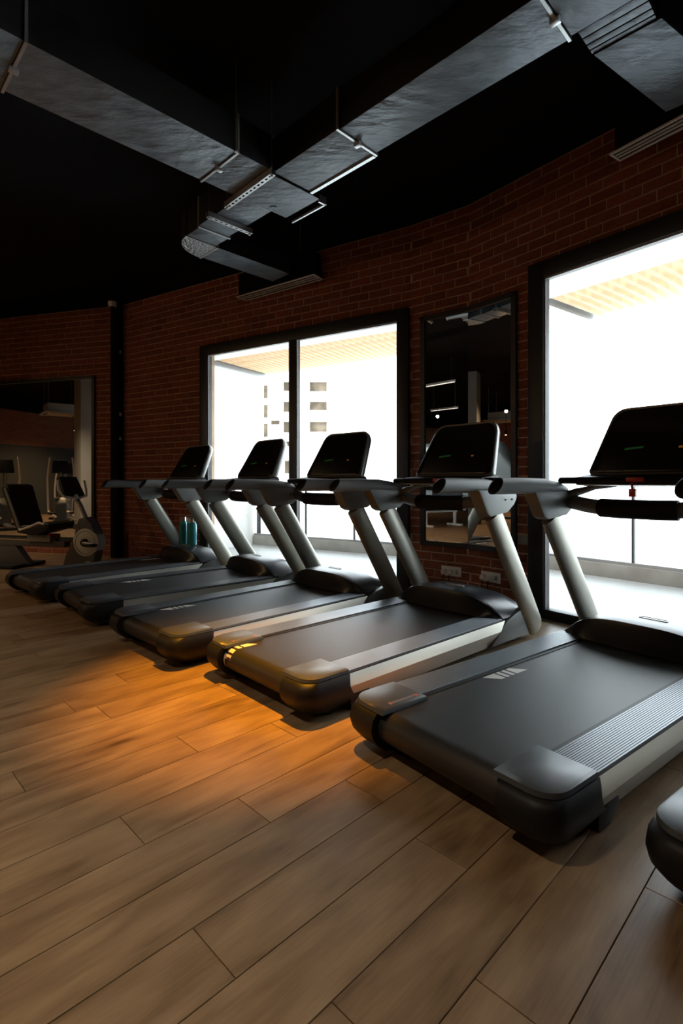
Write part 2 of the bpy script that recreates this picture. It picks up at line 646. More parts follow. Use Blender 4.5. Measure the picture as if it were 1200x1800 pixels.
# ---- floor of laminate planks, laid at 45 degrees to the view
ROOM = [(-16.5, -6.5), (p_br[0], -6.5), p_br, (1.1833, 4.8972), (.6873, 5.2981), (-3.227, 7.694), p_cl]
def in_room(x, y, marg=0.0):
    for i in range(len(ROOM)):
        ax, ay = ROOM[i]
        bx, by = ROOM[(i + 1) % len(ROOM)]
        L = math.hypot(bx - ax, by - ay)
        if ((bx - ax) * (y - ay) - (by - ay) * (x - ax)) / L < -marg:
            return False
    return True

fl = MB().prism([(-16.6, -6.6), (p_br[0], -6.6), p_br, tuple(wpt(W_B, 0, .1)[:2]), tuple(wpt(W_A, 0, .1)[:2]), p_cl], 'z', -.12, -.0125)
floor = struct(fl.build('floor', 'subfloor', smooth=False))
PW, PL, GAP = .187, 1.29, .0028
ROWJ = {0: 1.035, 1: .774, 3: .66, 4: 1.384, 5: 1.041, 6: .709, 7: 1.47, 8: 1.105, 9: .53, -1: 1.594, 12: .883}
S2 = math.sqrt(.5)
def pq(p, q, z=0):
    return Vector(((p + q) * S2, (p - q) * S2, z))
plank_me = {}
def plank_mesh(L):
    k = round(L, 3)
    if k not in plank_me:
        b = MB()
        e, w = .0006, PW - GAP
        b.loft([[(0, 0, -.012), (k - GAP, 0, -.012), (k - GAP, w, -.012), (0, w, -.012)],
                [(0, 0, -e), (k - GAP, 0, -e), (k - GAP, w, -e), (0, w, -e)],
                [(e, e, 0), (k - GAP - e, e, 0), (k - GAP - e, w - e, 0), (e, w - e, 0)]])
        plank_me[k] = b.mesh('plank', 'wood', smooth=False)
    return plank_me[k]
rng = random.Random(5)
planks = []
for k in range(-60, 110):
    q0 = -.617 - PW * (k - 1) - PW          # lower bound of row k (row 0: -.617..-.43)
    ph = ROWJ.get(k, rng.uniform(0, PL))
    for n in range(-14, 16):
        p0 = ph + n * PL
        c = pq(p0 + PL / 2, q0 + PW / 2)
        ends = [pq(p0, q0 + PW / 2), c, pq(p0 + PL, q0 + PW / 2)]
        if not any(in_room(e.x, e.y, .05) for e in ends):
            continue
        best = 0
        for t in (0, .25, .5, .75, 1):
            e = pq(p0 + PL * t, q0 + PW / 2)
            if e.y > .35:
                u, v = proj(e)
                if -150 < u < 1350 and v < 1980:
                    best = max(best, 1 / (e.y * e.y))
        planks.append((best, p0, q0))
planks.sort(reverse=True)
for sc, p0, q0 in planks[:260]:
    if sc <= 0:
        break
    o = link('plank', plank_mesh(PL), floor)
    o.location = pq(p0, q0) + Vector((0, 0, 0))
    # local x along p, local y along -q direction: mirror by starting from the upper q side
    o.location = pq(p0, q0 + PW)
    o.rotation_euler = (0, 0, R(45))
b = MB()
for sc, p0, q0 in planks[260:]:
    vs = [pq(p0, q0 + PW), pq(p0 + PL - GAP, q0 + PW), pq(p0 + PL - GAP, q0 + GAP), pq(p0, q0 + GAP)]
    # stored in a frame turned by 45 degrees so the grain runs along the boards
    rot = Matrix.Rotation(-R(45), 4, 'Z')
    b.add([rot @ Vector((p.x, p.y, -.001)) for p in vs], [(0, 1, 2, 3)])
o = b.build('planks', 'wood', floor, smooth=False)
o.rotation_euler = (0, 0, R(45))
o['kind'] = 'stuff'

# ---- black column pipe in the corner
col = thing('corner_column', 'narrow black boxed pipe column in the brick corner', 'column', (*wpt(W_A, .0)[:2], 0), -R(24))
MB().box(-.062, .062, -.13, -.01, 0, CEIL).build('pipe_boxing', 'black', col, bevel=.008)
for z in (2.05, 2.95, 1.7):
    MB().box(.06, .078, -.09, -.05, z, z + .05).build('pipe_clip', 'zinc', col, bevel=.004)

# ---- windows
def rect_frame(w, op, jw, y0, y1, root, nm, mt, bottom=.07, bevel=.004, inset=0.0):
    a0, a1, z0, z1 = op
    a0, a1, z1 = a0 + inset, a1 - inset, z1 - inset
    for (x0, x1, p0, p1) in ((a0, a0 + jw, z0, z1), (a1 - jw, a1, z0, z1), (a0 + jw, a1 - jw, z1 - jw, z1), (a0 + jw, a1 - jw, z0, z0 + bottom)):
        MB().box(x0, x1, y0, y1, p0, p1).build(nm, mt, root, bevel=bevel)

def window(name, w, op, jw, mulls, bottom):
    root = link(name, None)
    root.matrix_world = wmat(w)
    struct(root)
    rect_frame(w, op, jw, -.045, .05, root, 'window_frame', 'frame', bottom)
    g0, g1 = op[0] + jw, op[1] - jw
    edges = [g0]
    for (m0, m1) in mulls:
        MB().box(m0, m1, -.03, .05, bottom, op[3] - jw).build('mullion', 'frame', root, bevel=.004)
        edges += [m0, m1]
    edges.append(g1)
    for i in range(0, len(edges), 2):
        e0, e1 = edges[i], edges[i + 1]
        MB().box(e0, e1, -.014, -.006, bottom, op[3] - jw).build('pane', 'glass', root, smooth=False)
        t = .011
        zb, zt = bottom, op[3] - jw
        for (x0, x1, p0, p1) in ((e0, e0 + t, zb, zt), (e1 - t, e1, zb, zt), (e0, e1, zt - t, zt)):
            MB().box(x0, x1, -.026, -.0145, p0, p1).build('glazing_bead', 'gasket', root, smooth=False)
    return root

window('window_1', W_A, WIN_A, .125, [(wall_at(W_A, 511), wall_at(W_A, 523))], .07)
window('window_2', W_B, WIN_B, .138, [(a_b + 2.2, a_b + 2.28)], .075)

# ---- mirrors
def flat_mirror(root, x0, x1, z0, z1, mtx, frame_sides, fw=.045):
    b = MB().box(x0, x1, -.012, -.004, z0, z1)
    o = b.build('mirror_pane', 'mirror', root, smooth=False)
    o.matrix_world = mtx
    for s in frame_sides:
        bx = {'l': (x0 - .002, x0 + fw, z0, z1), 'r': (x1 - fw, x1 + .002, z0, z1), 't': (x0, x1, z1 - fw, z1), 'b': (x0, x1, z0, z0 + fw)}[s]
        o = MB().box(bx[0], bx[1], -.03, -.003, bx[2], bx[3]).build('mirror_frame', 'frame', root, smooth=False)
        o.matrix_world = mtx

m1 = thing('wall_mirror', 'tall black-framed two-pane mirror on brick between the two windows', 'mirror')
flat_mirror(m1, mir_l, W_J['L'], *MIR_Z, wmat(W_J), 'ltb')
flat_mirror(m1, 0, mir_r, *MIR_Z, wmat(W_B), 'rtb')
m2 = thing('wall_mirror', 'wide black-framed mirror behind the recumbent bike', 'mirror')
flat_mirror(m2, *MIR_C[:2], *MIR_C[2:], wmat(W_C), 'lrtb')

# ================================================================== OUTSIDE TERRACE
out = MB()
A0, B1 = wpt(W_A, -1.2, .2), wpt(W_B, 6, .2)
Jn, Kn = wpt(W_A, W_A['L'], .15), wpt(W_B, 0, .15)
oA, oB = wpt(W_A, -1.2, 2.35), wpt(W_B, 6, 2.35)
# intersection of the two outer kerb lines
def lines_x(p, d, q, e):
    det = d.x * -e.y + e.x * d.y
    t = ((q.x - p.x) * -e.y + e.x * (q.y - p.y)) / det
    return p + d * t
dA = Vector((math.cos(R(W_A['a'])), -math.sin(R(W_A['a'])), 0))
dB = Vector((math.cos(R(W_B['a'])), -math.sin(R(W_B['a'])), 0))
KX = lines_x(oA, dA, oB, dB)
terr = MB().prism([tuple(wpt(W_A, -1.2, .14)[:2]), tuple(Jn[:2]), tuple(Kn[:2]), tuple(wpt(W_B, 6, .14)[:2]), tuple(oB[:2]), tuple(KX[:2]), tuple(oA[:2])], 'z', -.2, .012)
struct(terr.build('floor_terrace', 'tile', smooth=False))

def balustrade(w, a0, a1, label, posts):
    root = thing('terrace_balustrade', label, 'railing')
    root.matrix_world = wmat(w)
    MB().box(a0, a1, 2.12, 2.30, .01, .17).build('kerb', 'kerb', root, bevel=.008)
    MB().box(a0, a1, 2.15, 2.24, .17, .205).build('bottom_channel', 'steel', root, smooth=False)
    ps = sorted(posts)
    for p in ps:
        MB().box(p - .012, p + .012, 2.17, 2.21, .17, 1.12).build('post', 'frame', root, smooth=False)
    for p, q in zip(ps[:-1], ps[1:]):
        MB().box(p + .02, q - .02, 2.188, 2.198, .205, 1.10).build('glass_panel', 'railglass', root, smooth=False)

def a_at_off(w, u, off):
    k = (u - 600) / F_PX
    o = wpt(w, 0, off)
    d = (math.cos(R(w['a'])), -math.sin(R(w['a'])))
    return (k * o.y - o.x) / (d[0] - k * d[1])
aKX = (KX - wpt(W_A, 0, 2.35)).dot(dA)
bKX = (KX - wpt(W_B, 0, 2.35)).dot(dB)
pa = [a_at_off(W_A, u, 2.19) for u in (457, 538, 623)]
balustrade(W_A, .68, aKX - .05, 'stone kerb and glass balustrade seen through the divided window', [.74] + pa + [aKX - .1])
pb = [a_at_off(W_B, u, 2.19) for u in (1113,)]
balustrade(W_B, bKX + .05, 6, 'stone kerb and glass balustrade seen through the right-hand window', [bKX + .12] + pb + [pb[0] + 1.3, pb[0] + 2.6])

def pergola(w, a0, n, depth, label, side, sp=.108, z=2.98):
    root = thing('pergola', label, 'pergola')
    root.matrix_world = wmat(w)
    sl = MB().box(-.021, .021, 1.06, depth, 0, .085).mesh('slat', 'slat', smooth=False)
    for i in range(n):
        o = link('slat', sl, root)
        o.location = (a0 + .1 + i * sp, 0, z)
    MB().box(a0 - .03, a0 + .03, .25, depth + .01, z - .05, z + .2).build('side_beam', 'steel', root, smooth=False)
    MB().box(a0 - .03, a0 + n * sp + .1, .23, 1.06, z, z + .2).build('soffit', 'whitewall', root, smooth=False)
    MB().box(a0, a0 + n * sp + .1, 1.7, 1.75, z + .085, z + .2).build('cross_beam', 'steel', root, smooth=False)

pergola(W_A, .80, 40, 2.33, 'timber slatted pergola seen through the divided window', 'l')
pergola(W_B, .11, 34, 2.10, 'timber slatted pergola seen through the right-hand window', 'l', sp=.112)

sw = struct(MB().box(.48, .66, .2, 2.4, 0, 3.4).build('wall_terrace_side', 'whitewall', smooth=False))
sw.matrix_world = wmat(W_A)

g = MB().prism([(-150, 8), (-60, 8.0), (6.5, 10.5), (14, -30), (150, -30), (150, 160), (-150, 160)], 'z', -1.6, -1.5)
struct(g.build('ground', 'ground', smooth=False))

# pale building under construction, far away
BD = 75.0
def far_pt(u, v):
    return ((u - 600) / F_PX * BD, BD, 1.1 - (v - HORIZON) / F_PX * BD)
bl = thing('apartment_block', 'pale unfinished apartment block with open window holes beyond the terrace', 'building', (*far_pt(525, 850)[:2], -1.5))
loc = bl.location
def fpx(u, v):
    p = far_pt(u, v)
    return p[0] - loc.x, p[2] - loc.z
x0, zt = fpx(452, 650)
x1, _ = fpx(598, 650)
holes = []
for (ua, ub, va, vb) in [(463, 470, 677, 700), (463, 470, 711, 734), (463, 470, 744, 768), (498, 510, 671, 687), (498, 510, 706, 724), (498, 510, 741, 760),
                         (498, 510, 776, 784), (476, 491, 739, 746), (544, 574, 671, 688), (544, 574, 706, 721), (544, 574, 741, 759), (500, 510, 810, 832)]:
    xa, za = fpx(ua, vb)
    xb, zb = fpx(ub, va)
    holes.append((xa, xb, za, zb))
xs = sorted({x0, x1} | {h[0] for h in holes} | {h[1] for h in holes})
zs = sorted({0, zt} | {h[2] for h in holes} | {h[3] for h in holes})
b = MB()
for i in range(len(xs) - 1):
    for j in range(len(zs) - 1):
        cx, cz = (xs[i] + xs[i + 1]) / 2, (zs[j] + zs[j + 1]) / 2
        if not any(h[0] < cx < h[1] and h[2] < cz < h[3] for h in holes):
            b.box(xs[i], xs[i + 1], 0, .4, zs[j], zs[j + 1])
b.box(x0, x1, 3, 12, 0, zt)
b.box(x0, x1, .4, 3, zt - .3, zt)
b.build('facade', 'facade', bl, smooth=False)
for h in holes:
    MB().box(h[0] - .2, h[1] + .2, 1.5, 1.7, h[2] - .2, h[3] + .2).build('window_recess', 'winhole', bl, smooth=False)
for v in (733, 770):
    xa, za = fpx(526, v + 3)
    xb, zb = fpx(590, v)
    MB().box(xa, xb, -.5, 0, za, zb).build('floor_ledge', 'facade', bl, smooth=False)

# ================================================================== DUCTWORK
DZ, DH = 3.33, .25
def pqbox(mb, p0, p1, q0, q1, z0, z1):
    cs = [(p0, q0), (p1, q0), (p1, q1), (p0, q1)]
    r0 = [pq(*c, z0) for c in cs]
    r1 = [pq(*c, z1) for c in cs]
    mb.loft([r0, r1])
    return mb

duct = thing('air_duct', 'long black-sided galvanised rectangular air duct hung under the ceiling', 'air duct')
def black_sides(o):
    # every face but the underside is black, the underside is bare metal
    o.data.materials.append(M['duct_black'])
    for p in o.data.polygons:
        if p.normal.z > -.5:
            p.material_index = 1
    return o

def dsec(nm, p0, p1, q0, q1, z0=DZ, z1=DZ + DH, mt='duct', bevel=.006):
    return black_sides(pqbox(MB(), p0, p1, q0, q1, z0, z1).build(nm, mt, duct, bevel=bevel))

def dflange(axis, at, lo, hi, z0=DZ, z1=DZ + DH, mt='zinc', wd=.008, prj=.010, clips=True):
    """angle-iron flange around a duct; axis 'p' or 'q' is the running direction"""
    b = MB()
    for (a, c, e, f_) in ((lo - prj, hi + prj, z0 - prj, z0 + .004), (lo - prj, hi + prj, z1 - .004, z1 + prj), (lo - prj, lo + .004, z0, z1), (hi - .004, hi + prj, z0, z1)):
        if axis == 'p':
            pqbox(b, at - wd, at + wd, a, c, e, f_)
        else:
            pqbox(b, a, c, at - wd, at + wd, e, f_)
    o = b.build('flange', mt, duct, smooth=False)
    m_ = (lo + hi) / 2
    if clips:
        c = MB()
        if axis == 'p':
            pqbox(c, at - .024, at + .024, m_ - .016, m_ + .016, z0 - .03, z0 + .0)
        else:
            pqbox(c, m_ - .016, m_ + .016, at - .024, at + .024, z0 - .03, z0 + .0)
        c.build('flange_clip', 'zinc', o, bevel=.004)
    return o

# left duct (runs along p), three sections
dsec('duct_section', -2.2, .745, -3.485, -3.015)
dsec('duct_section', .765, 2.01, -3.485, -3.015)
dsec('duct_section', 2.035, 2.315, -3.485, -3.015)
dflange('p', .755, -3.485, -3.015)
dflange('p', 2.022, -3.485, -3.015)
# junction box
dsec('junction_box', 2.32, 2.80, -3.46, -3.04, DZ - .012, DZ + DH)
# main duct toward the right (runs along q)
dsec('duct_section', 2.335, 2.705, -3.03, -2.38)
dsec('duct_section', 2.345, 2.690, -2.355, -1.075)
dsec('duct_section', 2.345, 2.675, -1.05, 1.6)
dflange('q', -2.367, 2.335, 2.700)
dflange('q', -1.062, 2.345, 2.682)
b = MB()
pqbox(b, 2.685, 2.712, -3.03, -2.38, DZ - .012, DZ + .006)
b.build('edge_strip', 'zinc', duct, smooth=False)
b = MB()
pqbox(b, 2.86, 2.875, -3.46, -3.04, DZ - .03, DZ - .012)
pqbox(b, 2.80, 2.875, -3.06, -3.045, DZ - .03, DZ + .03)
b.build('edge_strip', 'zinc', duct, smooth=False)
# narrow duct with elbow
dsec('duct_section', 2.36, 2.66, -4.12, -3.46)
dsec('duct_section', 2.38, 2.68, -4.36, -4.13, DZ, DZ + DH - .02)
dflange('q', -4.125, 2.37, 2.675, clips=False, wd=.010)
# elbow wrapped in foil: quarter bend in plan
b = MB()
rings = []
cp, cq = 2.70, -4.36
for k in range(9):
    a = R(180 + 90 * k / 8)
    rings.append([pq(cp + r_ * math.cos(a), cq + r_ * math.sin(a), z) for (r_, z) in ((.02, DZ - .006), (.33, DZ - .006), (.33, DZ + DH - .02), (.02, DZ + DH - .02))])
b.loft(rings)
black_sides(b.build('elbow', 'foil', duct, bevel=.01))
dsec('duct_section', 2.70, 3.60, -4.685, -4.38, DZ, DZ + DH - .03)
dflange('p', 2.705, -4.685, -4.375, DZ, DZ + DH - .03, clips=False, wd=.008)
b = MB()
c_ = pq(2.62, -3.40, DZ - .018)
b.lathe([(.0, 0), (.028, 0), (.028, .008), (.0, .008)], 12, c_)
b.build('sensor_plug', 'capplate', duct)
# right branch with ribbed collar
def skew(mb, pa, pb, qa0, qa1, qb0, qb1, z0, z1):
    mb.loft([[pq(pa, qa0, z0), pq(pa, qa1, z0), pq(pa, qa1, z1), pq(pa, qa0, z1)], [pq(pb, qb0, z0), pq(pb, qb1, z0), pq(pb, qb1, z1), pq(pb, qb0, z1)]])
    return mb
for k, (pa, pb) in enumerate(((2.682, 2.735), (2.742, 2.79), (2.797, 2.835), (2.842, 2.87))):
    skew(MB(), pa, pb, -1.02, -.72, -1.02, -.72, DZ + .005, DZ + DH).build('collar_band', 'duct', duct, bevel=.004)
skew(MB(), 2.87, 3.62, -1.012, -.70, -.86, -.52, DZ - .005, DZ + DH).build('duct_section', 'duct', duct, bevel=.006)
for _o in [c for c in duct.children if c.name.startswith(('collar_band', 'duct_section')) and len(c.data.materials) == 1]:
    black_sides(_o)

# perforated strut hangers with rods
def strut(p0, q0, p1, q1, label, z=DZ - .045):
    a, c = pq(p0, q0, 0), pq(p1, q1, 0)
    d = c - a
    L = d.length
    root = thing('duct_hanger', label, 'duct hanger', (a.x, a.y, z), math.atan2(d.y, d.x), 'perforated strut hangers under the ducts')
    w, t = .021, .0025
    b = MB()
    b.box(0, L, -w, -w + t, 0, .041).box(0, L, w - t, w, 0, .041)
    # slotted face underneath: rungs leave real holes
    b.box(0, L, -w, -.008, -t, 0).box(0, L, .008, w, -t, 0)
    n = int(L / .05)
    for i in range(n + 1):
        x = min(i * .05, L - .02)
        b.box(x, x + .022, -.008, .008, -t, 0)
        b.box(x, x + .022, -w - .0005, -w, .012, .03)
    b.build('channel', 'zinc', root, smooth=False)
    MB().box(.002, L - .002, -w + .004, w - .004, .004, .012).build('channel_back', 'blackhole', root, smooth=False)
    for x in (.018, L - .018):
        rod = MB().tube([(x, 0, -.015), (x, 0, CEIL - z - .001)], .0045, 8).build('rod', 'steel', root)
        MB().lathe([(0, -.006), (.011, -.006), (.011, .006), (0, .006)], 6, (x, 0, -.009)).build('nut', 'zinc', rod, smooth=False)
    return root
strut(2.30, -2.985, 2.32, -3.62, 'perforated steel strut at the left edge of the duct junction box')
strut(2.28, -3.845, 2.72, -3.845, 'perforated steel strut under the narrow duct before the foil elbow')
for (p_, q_) in ((2.0, -3.0),):
    rt = thing('hanger_rod', 'thin threaded rod beside the flange of the left duct', 'rod', pq(p_, q_, DZ - .015))
    MB().tube([(0, 0, 0), (0, 0, CEIL - DZ + .014)], .005, 8).build('rod', 'steel', rt)
    MB().lathe([(0, 0), (.012, 0), (.012, .012), (0, .012)], 6).build('nut', 'zinc', rt, smooth=False)

# linear slot diffusers with plenum boxes
def diffuser(a, c, depth, label, slots, z=3.31, ph=.28):
    d = Vector((c[0] - a[0], c[1] - a[1], 0))
    L = d.length
    root = thing('slot_diffuser', label, 'air diffuser', (a[0], a[1], z), math.atan2(d.y, d.x))
    MB().box(.03, L - .03, .012, depth - .012, .012, ph).build('plenum_box', 'black', root, bevel=.004)
    fr = .014
    for (x0, x1, y0, y1) in ((0, L, 0, fr), (0, L, depth - fr, depth), (0, fr, fr, depth - fr), (L - fr, L, fr, depth - fr)):
        MB().box(x0, x1, y0, y1, 0, .012).build('frame', 'diffwhite', root, smooth=False)
    for i in range(slots):
        y = fr + (depth - 2 * fr) * (i + 1) / (slots + 1)
        MB().box(fr, L - fr, y - .006, y + .006, .001, .012).build('blade', 'diffwhite', root, smooth=False)
    MB().box(fr, L - fr, fr, depth - fr, .010, .014).build('slot_back', 'blackhole', root, smooth=False)
    MB().tube([(L * .78, depth / 2, ph), (L * .78, depth / 2, CEIL - z - .001)], .005, 8).build('rod', 'steel', root)
    return root
a_, c_ = pq(3.568, -5.353), pq(3.768, -4.181)
diffuser(a_, c_, .165, 'pale linear slot diffuser with black plenum above the divided window', 2)
a_, c_ = pq(3.80, -1.238), pq(3.60, -.30)
diffuser(a_, c_, .13, 'linear slot diffuser with black plenum at the upper right', 2)

# ceiling dome camera
cd = thing('dome_camera', 'small white dome camera at the top of the corner column', 'camera', tuple(Vector(wpt(W_A, .05, -.17)) + Vector((0, 0, 3.60))))
MB().lathe([(0, .0), (.05, .0), (.06, .03), (.06, .07), (0, .07)], 20).build('housing', 'socket', cd)
MB().lathe([(0, -.035), (.02, -.033), (.036, -.02), (.04, 0), (0, 0)], 16).build('dome', 'gloss', cd)
MB().box(-.02, .02, -.02, .02, .07, CEIL - 3.60 - .001).build('stem', 'black', cd, smooth=False)

# ================================================================== SPOTLIGHTS
spot_me = None
def spotlight(x, y, z, label, power, color, size, blend=.9, aim=None, radius=.035, group='ceiling spotlights'):
    root = thing('ceiling_spotlight', label, 'spotlight', (x, y, z), 0, group)
    MB().tube([(0, 0, .11), (0, 0, CEIL - z - .012)], .006, 8).build('stem', 'black', root)
    MB().lathe([(0, CEIL - z - .014), (.045, CEIL - z - .014), (.045, CEIL - z - .001), (0, CEIL - z - .001)], 16).build('canopy', 'black', root)
    can = MB().lathe([(.030, .0), (.040, .0), (.040, .12), (.03, .13), (0, .13), (0, .11), (.028, .10), (.03, .0)], 20).build('can', 'plastic', root)
    MB().lathe([(0, -.004), (.029, -.004), (.029, .002), (0, .002)], 20).build('lens', 'lampglow', can)
    if aim:
        d = Vector(aim) - Vector((x, y, z))
        can.rotation_euler = d.to_track_quat('-Z', 'Y').to_euler()
    ld = bpy.data.lights.new('spot_beam', 'SPOT')
    ld.energy = power
    ld.color = color
    ld.spot_size = R(size)
    ld.spot_blend = blend
    ld.shadow_soft_size = radius
    lo = link('spot_beam', ld, can)
    lo.location = (0, 0, -.012)
    return root

WARM = (1.0, .62, .32)
AMBER = (1.0, .39, .01)
spotlight(-.42, 2.86, 3.80, 'black can spotlight throwing amber light beside the third treadmill', 1650, AMBER, 36, 1.0, radius=.02)
spotlight(-1.7, .7, 3.62, 'black can spotlight behind the camera over the bare floor', 280, (1, .78, .55), 110, 1.0)
spotlight(.6, -.9, 3.62, 'black can spotlight over the floor right of the camera', 45, (1, .80, .60), 110, 1.0)
spotlight(-4.6, 3.4, 3.4, 'warm can spotlight left of the treadmill row', 120, WARM, 110, 1.0)
spotlight(-7.4, 1.65, 2.84, 'low warm can spotlight near the middle of the gym', 80, WARM, 120, 1.0, aim=(-3.5, 3.2, .4))
spotlight(-8.44, 4.32, 2.98, 'warm can spotlight in front of the pale pillar', 60, WARM, 120, 1.0, aim=(-4.5, 4.8, .6))
spotlight(-10.54, 4.62, 3.13, 'warm can spotlight beside the ceiling air conditioner', 110, WARM, 120, 1.0, aim=(-6.5, 6.4, .9))
spotlight(-10.0, 4.29, 2.48, 'low can spotlight below the ceiling air conditioner', 180, WARM, 110, 1.0)
spotlight(-6.6, 6.5, 3.4, 'added fill spotlight between the recumbent bike and the pale pillar', 330, (1, .75, .5), 120, 1.0)  # added lamp, placed to light the mirror-facing side of the pillar
spotlight(-12.6, 3.0, 3.4, 'added fill spotlight in front of the far brick band', 420, WARM, 130, 1.0)  # extra lamp added to brighten the far room in the mirrors
spotlight(-10.8, 7.0, 3.4, 'added fill spotlight above the left elliptical', 300, WARM, 120, 1.0)  # second lamp added to fill the far room

# ================================================================== TREADMILLS
def tm_parts():
    """list of (name, mesh, parent index or None)"""
    P = []
    def add(name, mb, mat, par=None, label=None, **kw):
        P.append((name, mb.mesh(name, mat, **kw), par, label))
        return len(P) - 1
    WO, WI, HT = .458, .305, .200
    XH = 1.616
    # belt: closed loop around the rear roller, dives under the hood
    r = .063
    rc = (.088, HT - .010 - r)
    path = [(XH + .12, HT - .010)] + [(rc[0] + (XH - rc[0]) * k / 8, HT - .010) for k in range(8, 0, -1)]
    path += [(rc[0] + r * math.cos(R(a)), rc[1] + r * math.sin(R(a))) for a in range(90, 271, 12)]
    path += [(XH, HT - .010 - 2 * r)]
    b = MB()
    bw = WI - .012
    outer = [(p[0], p[1]) for p in path]
    rings = [[(x, -bw, z), (x, bw, z)] for x, z in outer]
    vs = [p for rg in rings for p in rg]
    fs = [(2 * i, 2 * i + 1, 2 * i + 3, 2 * i + 2) for i in range(len(rings) - 1)]
    b.add(vs, fs)
    # underside thickness so the belt has body
    b.box(rc[0] + .02, XH + .1, -bw + .005, bw - .005, HT - .03, HT - .0115)
    add('belt', b, 'belt', angle=40)
    # deck pan below the belt
    b = MB().box(.16, 1.95, -WO + .03, WO - .03, .055, .150)
    add('deck_frame', b, 'plastic', bevel=.01)
    for s in (1, -1):
        # black slot strip + rail base
        b = MB().box(.2, XH + .06, min(s * (WI - .022), s * (WO - .004)), max(s * (WI - .022), s * (WO - .004)), .135, HT - .007)
        base = add('rail_base', b, 'plastic', smooth=False)
        # ribbed aluminium step rail
        prof = []
        n = 17
        y0, y1 = WI, WO
        st = (y1 - y0) / n
        for i in range(n):
            a = y0 + i * st
            prof += [(a + .0008, HT - .002), (a + .0016, HT), (a + st - .0016, HT), (a + st - .0008, HT - .002)]
        prof = [(s * p[0], p[1]) for p in prof]
        poly = prof + [(s * y1, HT - .012), (s * y0, HT - .012)]
        b = MB().prism(poly, 'x', .262, XH + .04)
        add('side_rail', b, 'rail', smooth=False)
        # silver side panel: upper lit face, lower face turned under
        sec = [(WO - .004, .182), (WO + .016, .128), (WO - .024, .034), (WO - .060, .034), (WO - .060, .182)]
        def ring(xt, xm, xb):
            return [(xt, s * sec[0][0], sec[0][1]), (xm, s * sec[1][0], sec[1][1]), (xb, s * sec[2][0], sec[2][1]), (xb, s * sec[3][0], sec[3][1]), (xt, s * sec[4][0], sec[4][1])]
        b = MB().loft([ring(.278, .262, .325), ring(1.60, 1.60, 1.50), ring(1.70, 1.62, 1.50)])
        add('side_panel', b, 'silver', smooth=False)
        # front fairing that carries the upright
        pol = [(1.715, .182), (1.63, .122), (1.51, .04), (2.10, .04), (2.13, .10), (2.12, .16), (2.07, .21), (1.99, .228), (1.90, .225), (1.82, .21)]
        b = MB().prism(pol, 'y', *sorted((s * (WO - .07), s * (WO + .008))))
        add('front_fairing', b, 'fairing', bevel=.012)
        # rear end cap: body lofted from plan outlines
        def plan(off, x_front, x_rear, inn=.02):
            pts = [(x_front, s * (WI - inn))]
            pts += [(x_rear + off * -1, s * (WI - inn))]
            rr = .085
            for k in range(7):
                a = R(180 - 90 * k / 6)
                pts.append((x_rear - off + rr + rr * math.cos(a), s * (WO + off - rr + rr * math.sin(a))))
            pts += [(x_front, s * (WO + off))]
            return pts
        rings = []
        for z, off, xf, xr in ((.022, -.050, .36, .065), (.030, -.024, .36, .040), (.060, -.004, .34, .022), (.095, .012, .29, .010), (.13, .017, .268, .006), (.168, .014, .268, .012), (.188, .006, .275, .022)):
            rings.append([(p[0], p[1], z) for p in plan(off, xf, xr)])
        b = MB().loft(rings)
        cap = add('end_cap', b, 'plastic', bevel=.0, angle=50)
        rings = []
        for z, off, xf, xr in ((.191, .004, .27, .024), (.206, .002, .27, .027), (.212, -.008, .262, .036)):
            pl = plan(off, xf, xr, .05 if z < .21 else .044)
            rings.append([(p[0], p[1], z) for p in pl])
        b = MB().loft(rings)
        add('cap_plate', b, 'capplate', cap, angle=50)
        if s > 0:
            b = MB().box(.10, .235, WI - .026, WI - .010, .2118, .2126)
            add('caution_print', b, 'labelgrey', cap, smooth=False)
            for (xa, xb) in ((.085, .098), (.228, .243)):
                add('caution_mark', MB().box(xa, xb, WI - .028, WI - .009, .2118, .2127), 'sticker', cap, smooth=False)
        # rear foot
        b = MB().lathe([(0, 0), (.045, 0), (.050, .012), (.035, .03), (.014, .045), (.014, .07), (0, .07)], 16, (.20, s * (WO - .09), 0))
        add('foot', b, 'rubber')
        b = MB().prism([(.29, .002), (.36, .002), (.43, .045), (.42, .085), (.29, .085)], 'y', *sorted((s * (WO - .005), s * (WO - .07))))
        add('foot_bracket', b, 'plastic', bevel=.005)
        # front foot
        b = MB().lathe([(0, 0), (.04, 0), (.04, .03), (.02, .05), (0, .05)], 14, (1.9, s * (WO - .09), 0))
        add('foot', b, 'rubber')
    # rear crossbeam
    b = MB().box(.10, .20, -WI, WI, .045, .062)
    add('rear_beam', b, 'plastic', smooth=False)
    # motor hood
    b = MB()
    nx = [(XH + .012, 0), (XH + .013, .40), (XH + .018, .80), (XH + .024, .96), (XH + .034, 1.0), (XH + .07, 1.015), (XH + .16, 1.03), (XH + .28, .97), (XH + .38, .80), (XH + .46, .52), (XH + .51, .15), (XH + .515, -.3)]
    nv = 25
    rings = []
    for x, k in nx:
        ring = []
        for j in range(nv):
            v = -1 + 2 * j / (nv - 1)
            wid = .452 - (.05 if x > XH + .40 else 0)
            top = .150 * (1 - abs(v) ** 3.2)
            bow = -.035 * (1 - v * v) * (1 if k < .97 else .4)
            z = .196 + max(k, 0) * top + (min(k, 0) * .25) - (0.03 if x > XH + .44 else 0) * abs(v)
            ring.append((x + bow + (.05 * abs(v) ** 3 if 0 < k <= 1.0 and x < XH + .1 else 0) - .005, wid * v, z))
        rings.append(ring)
    b.loft(rings, cap=False, closed=False)
    hood = add('motor_hood', b, 'plastic2', angle=38)
    b = MB().box(XH + .10, 2.10, -.43, .43, .05, .20)
